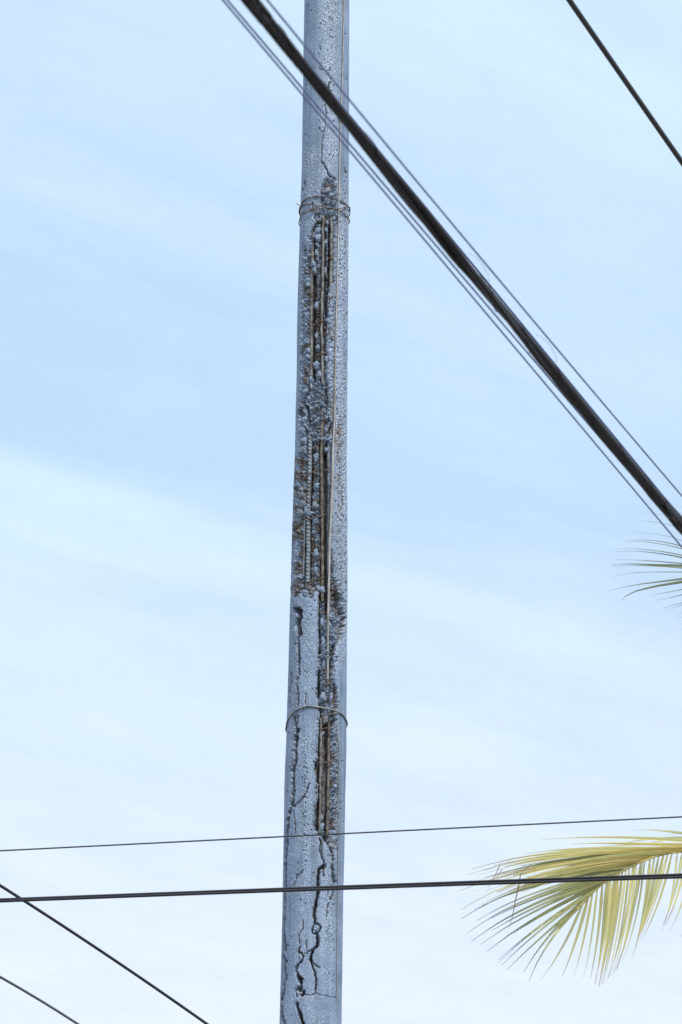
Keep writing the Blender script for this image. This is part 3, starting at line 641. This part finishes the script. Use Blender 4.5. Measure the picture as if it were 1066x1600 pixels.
wire('overhead_wire', [(357, 0), (476, 144), (544, 222), (611, 300), (700, 407), (803, 525), (906, 644), (1004, 761), (1066, 836)], 9.1, 12.6, 3.0, M_ALU, 'thin blue-grey diagonal wire squeezed between the thick cable and the lowest thin wire', GR)
wire('overhead_wire', [(380, -20), (545, 178), (700, 366), (860, 560), (1008, 740), (1066, 811)], 12.4, 13.6, 3.0, M_ALU, 'thin blue-grey wire hugging the upper edge of the thick black cable', GR)
wire('overhead_cable', [(890, 0), (964, 107), (1066, 253.5)], 13.0, 14.0, 9.2, M_BLACK2, 'smooth black cable crossing the top right corner')
wire('overhead_wire', [(0, 1329.5), (430, 1308), (700, 1294.6), (1066, 1276.5)], 15.6, 15.3, 2.6, M_DARKW, 'very thin dark wire stretched nearly level above the double cable')
wire('overhead_cable', [(0, 1382.7), (32, 1405.7), (121, 1461), (222, 1530), (323, 1600)], 17.2, 18.4, 4.8, M_BLACK2, 'black cable slanting down across the bottom left, the upper one', 'slanting cables at bottom left')
wire('overhead_cable', [(0, 1526.7), (60.5, 1562), (121, 1600)], 17.4, 18.6, 4.2, M_BLACK2, 'short stretch of black cable in the bottom left corner, the lower one', 'slanting cables at bottom left')

# twin cable: two strands twisted very slowly
cp = line([(0, 1407), (430, 1391), (700, 1381), (1066, 1368.7)], 14.8, 14.4)
tcab = empty('twin_cable', tuple(cp[30])); tag(tcab, 'pair of black cables crossing in front of the pole and palm frond', 'overhead cable')
cpr = resample(cp, .08); T_, A_, B_ = frames(cpr); sl = np.concatenate([[0], np.cumsum(np.linalg.norm(np.diff(cpr, axis=0), axis=1))])
for k in (0, 1):
    ang = np.radians(80) + np.pi * k + .25 * np.sin(sl * .9)
    keep(tube('strand', cpr + .0057 * (-1) ** 0 * (np.cos(ang)[:, None] * A_ + np.sin(ang)[:, None] * B_), (.0058, .0050)[k], M_BLACK2, None, 10), tcab)

# thick lashed bundle in the foreground
bp_ = resample(line([(390.5, 0), (420, 37), (538, 179), (589, 243), (620, 282), (700, 384), (803, 508), (906, 632), (1066, 821)], 8.4, 11.2, 14, 30), .02)
bundle = empty('cable_bundle', tuple(bp_[len(bp_) // 2])); tag(bundle, 'thick black bundle of lashed telephone cables running diagonally, the heaviest line', 'cable bundle')
T_, A_, B_ = frames(bp_); sl = np.concatenate([[0], np.cumsum(np.linalg.norm(np.diff(bp_, axis=0), axis=1))])
wv = .003 * np.interp(sl, np.arange(0, sl[-1] + .5, .13), rng.normal(0, 1, len(np.arange(0, sl[-1] + .5, .13))))
for k, (ph, rr_, od, tw_) in enumerate(((0.4, .0110, .0050, 1.1), (2.7, .0080, .0095, 1.1), (4.6, .0062, .0105, 1.5), (3.6, .0045, .0135, .8))):
    ang = ph + tw_ * sl + .5 * np.sin(sl * 3.1 + k)
    c_ = (od + wv * (k > 0) * .6)[:, None] * (np.cos(ang)[:, None] * A_ + np.sin(ang)[:, None] * B_)
    keep(tube('cable', bp_ + c_, rr_ * np.interp(sl, [12, sl[-1] - 28], [1.06, 1.22]), M_BLACK, None, 12), bundle)
fine = resample(bp_, .006); T_, A_, B_ = frames(fine); sf = np.concatenate([[0], np.cumsum(np.linalg.norm(np.diff(fine, axis=0), axis=1))])
ang = sf * 2 * np.pi / .28
keep(tube('lashing_wire', fine + (.0165 + .0012 * np.sin(sf * 9))[:, None] * (np.cos(ang)[:, None] * A_ + np.sin(ang)[:, None] * B_), .0011, M_BLACK, None, 5), bundle)
for (xx, yy) in ((762, 436), (868, 563)):                       # stray loose wire loops
    P_ = at(np.array([xx - 30, xx - 12, xx, xx + 2]), np.array([yy - 42, yy - 28, yy - 8, yy + 4]), np.full(4, 9.7))
    keep(tube('loose_end', resample(P_, .01), .0006, M_GREYW, None, 5), bundle)

# ------------------------------------------------------------------ coconut palm behind, on the right
PD = 22.0
crown = at(1640., 1420., PD + .4)
palm = empty('coconut_palm', (crown[0] + .5, crown[1] + .4, 0)); tag(palm, 'coconut palm reaching in from the right with yellow-green drooping fronds', 'palm tree')
tp = resample(np.array([[crown[0] + .5, crown[1] + .4, -.1], [crown[0] + .35, crown[1] + .3, 3], [crown[0] + .12, crown[1] + .1, 7], crown]), .08)
keep(tube('trunk', tp, np.interp(np.linspace(0, 1, len(tp)), [0, .08, .5, 1], [.26, .18, .14, .12]) * (1 + .04 * (np.arange(len(tp)) % 3 == 0)), M_TRUNK, None, 18), palm)
def leaflets(name, items, parent):
    """items: (list of 3-D control points, width, tone, tip tone, facing vector)"""
    Vs, Fs, Ts, off = [], [], [], 0
    for ctrl, w, tn, tt, nv in items:
        c = resample(np.array(ctrl), np.linalg.norm(np.array(ctrl[-1]) - ctrl[0]) / 14); k = len(c)
        T = np.gradient(c, axis=0); T /= np.linalg.norm(T, axis=1)[:, None]
        t = np.linspace(0, 1, k)
        W = np.cross(T, nv); W /= np.linalg.norm(W, axis=1)[:, None] + 1e-9; Nn = np.cross(W, T)
        wd = w * np.clip(np.minimum(.45 + 3.5 * t, 1) * (1 - t ** 1.6) ** .95, .10, 1)
        v = np.stack([c - W * wd[:, None] / 2 - Nn * wd[:, None] * .28, c, c + W * wd[:, None] / 2 - Nn * wd[:, None] * .28], 1)
        Vs.append(v.reshape(-1, 3))
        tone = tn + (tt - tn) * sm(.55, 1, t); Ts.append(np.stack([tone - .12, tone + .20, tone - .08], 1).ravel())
        a = np.arange(k - 1) * 3 + off
        Fs.append(np.concatenate([np.stack([a, a + 1, a + 4, a + 3], -1), np.stack([a + 1, a + 2, a + 5, a + 4], -1)])); off += 3 * k
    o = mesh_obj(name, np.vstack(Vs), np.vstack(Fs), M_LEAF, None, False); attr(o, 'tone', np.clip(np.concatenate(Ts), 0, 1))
    keep_child(o, parent); return o
def keep_child(o, parent):
    bpy.context.view_layer.update(); o.parent = parent; o.matrix_parent_inverse = parent.matrix_world.inverted()
def frond_from(rach, rads, items):
    f = tube('frond', resample(rach, .05), 1, M_RACH, None, 8) if False else None
    P = resample(rach, .05); f = tube('frond', P, np.interp(np.linspace(0, 1, len(P)), [0, .1, 1], rads), M_RACH, None, 8)
    keep(f, palm); leaflets('leaflets', items, f); return f
def zo(x, y): return 700 + x / 2.913, 1250 + y / 2.913
R2 = random.Random(3)
# lower frond
rx_ = np.array([(620, 470), (640, 445), (700, 388), (760, 348), (800, 325), (860, 292), (950, 256), (1010, 243), (1066, 236), (1200, 214), (1500, 190), (1900, 215), (2300, 330), (2600, 440)], float)
rp_ = np.array([zo(*p) for p in rx_]); rd = np.interp(rp_[:, 0], [900, 1066, 1640], [PD - .5, PD - .2, PD + .4]); rd[-1] = PD + .4
rach = at(rp_[:, 0], rp_[:, 1], rd); rach[-1] = crown
items = []
def leaf(b, t, bend, dz, w, tn, tt, nv=None, dbase=None):
    bx_, by_ = zo(*b); tx, ty = zo(*t)
    d0 = np.interp(bx_, rp_[:, 0], rd) if dbase is None else dbase
    mx, my = (bx_ + tx) / 2, (by_ + ty) / 2; L_ = math.hypot(tx - bx_, ty - by_)
    nx_, ny_ = -(ty - by_) / L_, (tx - bx_) / L_
    P = at(np.array([bx_, bx_ * .72 + tx * .28 + nx_ * bend * L_ * .75, mx * .8 + (bx_ * .3 + tx * .7) * .2 + nx_ * bend * L_, bx_ * .2 + tx * .8 + nx_ * bend * L_ * .72, tx]),
           np.array([by_, by_ * .72 + ty * .28 + ny_ * bend * L_ * .75, my * .8 + (by_ * .3 + ty * .7) * .2 + ny_ * bend * L_, by_ * .2 + ty * .8 + ny_ * bend * L_ * .72, ty]),
           np.array([d0, d0 + dz * .35, d0 + dz * .6, d0 + dz * .9, d0 + dz]))
    if nv is None: nv = np.array([R2.gauss(0, .35), -1, R2.gauss(-.3, .35)])
    items.append((P, w, tn, tt, nv))
# upper side: long leaflets sweeping left; base x on the rachis -> tip
def rach_y(x): return float(np.interp(x, rx_[:, 0], rx_[:, 1]))
UPR = [(1290, 430, 182, .05), (1190, 560, 200, .03), (1080, 340, 246, .06), (1050, 110, 312, .10), (1020, 90, 340, .10), (1000, 210, 300, .08), (970, 120, 372, .10), (945, 55, 412, .10), (925, 200, 350, .07), (905, 165, 415, .08), (880, 60, 502, .11), (860, 150, 480, .09),
       (840, 58, 542, .10), (815, 120, 500, .07), (800, 125, 553, .08), (785, 85, 605, .09), (770, 200, 540, .05), (757, 105, 645, .08), (742, 200, 600, .05), (728, 150, 660, .06), (715, 178, 692, .05), (700, 300, 610, .03), (690, 228, 730, .04), (680, 242, 752, .04), (668, 232, 742, .05), (655, 262, 775, .02), (640, 345, 782, .07), (628, 372, 825, .09),
       (1240, 700, 215, .03), (1100, 480, 250, .05), (1060, 420, 262, .05), (1030, 480, 275, .04), (990, 330, 300, .05), (960, 360, 330, .05), (930, 300, 345, .05), (900, 330, 380, .04), (870, 280, 420, .05), (1140, 520, 244, .03), (1160, 600, 238, .02),
       (1085, 300, 280, .07), (1040, 250, 300, .07), (1010, 160, 352, .08), (1110, 400, 255, .06), (980, 240, 340, .06), (890, 230, 420, .06)]
for bx_, tx, ty, bd in UPR + [(a + 12, b_ + 55, c_ + 6, d_) for a, b_, c_, d_ in UPR if 225 < c_ < 480]:
    j_ = R2.uniform(-3, 3)
    tn = R2.choice([.12, .28, .45, .52, .58, .62, .68]); tt = R2.choice([.3, .5, .8, .9]) if tx < 300 else tn
    if ty > 520: tn, tt = R2.uniform(.15, .42), R2.uniform(-.15, .08)
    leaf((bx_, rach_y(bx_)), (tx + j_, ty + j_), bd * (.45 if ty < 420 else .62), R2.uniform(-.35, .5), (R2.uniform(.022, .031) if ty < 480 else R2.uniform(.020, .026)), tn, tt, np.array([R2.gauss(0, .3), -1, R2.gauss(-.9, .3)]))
# lower side: leaflets hanging down
LOW = [(618, 420, 820, -.04), (640, 522, 805, -.02), (660, 575, 803, -.02), (682, 617, 812, -.02), (704, 650, 812, -.02), (724, 672, 840, -.02), (742, 684, 850, -.02), (760, 690, 852, -.02), (778, 697, 845, -.02), (796, 706, 838, -.02), (812, 724, 825, -.02), (828, 735, 810, -.03),
       (844, 746, 802, -.03), (860, 766, 782, -.03), (880, 770, 770, -.03), (900, 792, 742, -.04), (922, 842, 715, -.03), (942, 848, 690, -.03), (962, 852, 668, -.03), (982, 862, 640, -.03), (1002, 876, 625, -.03), (1022, 880, 640, -.04), (1046, 972, 600, -.04), (1070, 978, 570, -.04), (1094, 990, 572, -.04), (1120, 1012, 596, -.05), (1150, 1060, 625, -.05), (1180, 1085, 610, -.05), (1210, 1110, 620, -.05), (1240, 1150, 640, -.05),
       (734, 668, 828, -.03), (769, 700, 800, -.02), (851, 728, 815, -.03), (890, 756, 790, -.03)]
for bx_, tx, ty, bd in LOW:
    leaf((bx_, rach_y(bx_)), (tx + R2.uniform(-2, 2), ty), bd, R2.uniform(-.3, .2), R2.uniform(.019, .025), R2.uniform(.33, .56), R2.uniform(.6, .95), np.array([R2.gauss(.5, .25), -1, R2.gauss(0, .2)]))
for k in range(22):                       # further leaflets towards the crown, outside the picture
    bx_ = 1280 + k * 42; y_ = rach_y(bx_)
    leaf((bx_, y_), (bx_ - R2.uniform(120, 200), y_ + R2.uniform(330, 420)), -.05, R2.uniform(-.2, .2), .024, R2.uniform(.35, .55), .7)
    leaf((bx_ + 20, y_), (bx_ - R2.uniform(420, 560) + k * 6, y_ - R2.uniform(20, 120) + 30), .05, R2.uniform(.1, .5), .03, R2.uniform(.3, .6), .5)
for pts in ([(332, 335), (318, 415), (309, 455), (298, 512), (286, 560), (272, 602)], [(250, 315), (237, 330), (215, 362)], [(375, 345), (352, 382), (338, 425)], [(240, 290), (215, 345), (190, 395), (172, 425)], [(515, 322), (510, 372), (512, 400)], [(382, 290), (350, 318), (296, 330)]):
    q_ = np.array([zo(*p) for p in pts]); items.append((at(q_[:, 0], q_[:, 1], np.full(len(q_), PD - .5)), .010 if len(pts) > 4 else .005, 1.0, 1.0, np.array([.2, -1, 0])))
frond_from(rach[::-1], [.022, .016, .0035], items)

# upper frond: only its leaflet tips reach into the picture
def zp(x, y): return 880 + x / 5.731, 740 + y / 5.731
rq = np.array([(1112, 893), (1150, 896), (1220, 903), (1320, 930), (1450, 1010), (1560, 1180), (1640, 1420)], float)
rqd = np.linspace(PD - .1, PD + .4, len(rq)); rach2 = at(rq[:, 0], rq[:, 1], rqd); rach2[-1] = crown
items = []
def leaf2(pts, w, tn=.2, tt=.15):
    q = np.array([zp(*p) for p in pts]); q[0] = q[0] * .72 + q[1] * .28; s0, s1 = q[-2], q[-1]
    tgt = 1112 + R2.uniform(5, 40); u = s1 - s0; u /= abs(u[0]) + 1e-6; e_ = s1 + u * (tgt - s1[0]) * .8; e_[1] = e_[1] * .55 + 895 * .45
    q = np.vstack([[tgt + 20, 895 + (e_[1] - 895) * .25], e_, q[::-1]])
    dd = PD + np.linspace(0, R2.uniform(-.3, .3), len(q)); P = at(q[:, 0], q[:, 1], dd)
    items.append((P, w * .72, tn, tt, np.array([0, -1, R2.gauss(-.2, .3)])))
for pts, w in (([(530, 523), (700, 528), (840, 542), (1066, 598)], .011), ([(495, 604), (700, 592), (820, 600), (1066, 650)], .017), ([(500, 611), (720, 608), (860, 628), (1066, 672)], .017),
               ([(440, 676), (600, 670), (800, 686), (1066, 730)], .020), ([(430, 700), (600, 692), (800, 708), (1066, 753)], .022), ([(400, 770), (700, 776), (1066, 806)], .020),
               ([(370, 822), (600, 808), (860, 818), (1066, 824)], .030), ([(380, 836), (600, 822), (860, 826), (1066, 840)], .036), ([(400, 936), (520, 905), (650, 885), (860, 880), (1066, 880)], .017),
               ([(370, 1063), (520, 1022), (700, 988), (1066, 940)], .030), ([(505, 1148), (560, 1098), (650, 1053), (850, 1004), (1066, 968)], .042), ([(740, 1106), (900, 1068), (1066, 1036)], .022),
               ([(780, 1146), (920, 1118), (1066, 1085)], .022), ([(870, 1214), (980, 1182), (1066, 1158)], .024), ([(920, 1218), (1000, 1198), (1066, 1178)], .020), ([(960, 1280), (1066, 1244)], .018), ([(1000, 1312), (1066, 1284)], .014), ([(1010, 1425), (1066, 1395)], .012),
               ([(970, 1362), (1066, 1342)], .010), ([(650, 350), (720, 354), (830, 360), (1066, 420)], .009), ([(590, 425), (700, 424), (850, 440), (1066, 500)], .009), ([(975, 112), (1066, 142)], .007), ([(1000, 125), (1066, 148)], .007), ([(975, 268), (1066, 302)], .009)):
    leaf2(pts, w * .8, R2.uniform(.02, .22), R2.uniform(.0, .15))
for k in range(34):
    t = k / 34; b0 = np.array([np.interp(t, np.linspace(0, 1, len(rq)), rq[:, 0]) + 30, np.interp(t, np.linspace(0, 1, len(rq)), rq[:, 1])])
    for s_ in (-1, 1):
        if s_ == -1: tip_ = b0 + np.array([R2.uniform(20, 60), -R2.uniform(90, 170)])
        else: tip_ = b0 + np.array([R2.uniform(10, 60), R2.uniform(110, 200)])
        m_ = (b0 + tip_) / 2 + np.array([8, -14])
        items.append((at(np.array([b0[0], m_[0], tip_[0]]), np.array([b0[1], m_[1], tip_[1]]), np.array([PD, PD + .1, PD + .2]) + .4 * t), .028, R2.uniform(.2, .5), .4, np.array([0, -1, .2])))
frond_from(rach2[::-1], [.022, .016, .0035], items)

# other fronds of the crown, outside the picture
for k in range(13):
    az = math.radians(-75 + k * 22.5 + R2.uniform(-6, 6)); el = R2.uniform(.1, 1.1)
    if abs(math.cos(az)) > 0 and math.cos(az) < -.15: continue
    u = np.array([math.cos(az), math.sin(az), 0]); L_ = 3.3
    t = np.linspace(0, 1, 12)[:, None]
    rc = crown + u * L_ * t * (1 - .12 * t) + np.array([0, 0, 1.]) * (L_ * (math.sin(el) * t - (.35 + .5 * math.sin(el)) * t ** 2))
    side = np.cross(u, [0, 0, 1.]); items = []
    for q_ in range(60):
        tt_ = .15 + .85 * q_ / 60; b0 = np.array([np.interp(tt_, t[:, 0], rc[:, c_]) for c_ in range(3)])
        for s_ in (-1, 1):
            ln_ = .85 * (1 - .5 * tt_ ** 3); d_ = u * .55 + side * s_ * .75
            items.append((np.array([b0, b0 + d_ * ln_ * .5 + [0, 0, -.08], b0 + d_ * ln_ * .85 + [0, 0, -.42 * ln_]]), .032, R2.uniform(.2, .6), R2.uniform(.3, .8), np.array([.1, .1, 1.])))
    frond_from(rc, [.026, .018, .004], items)
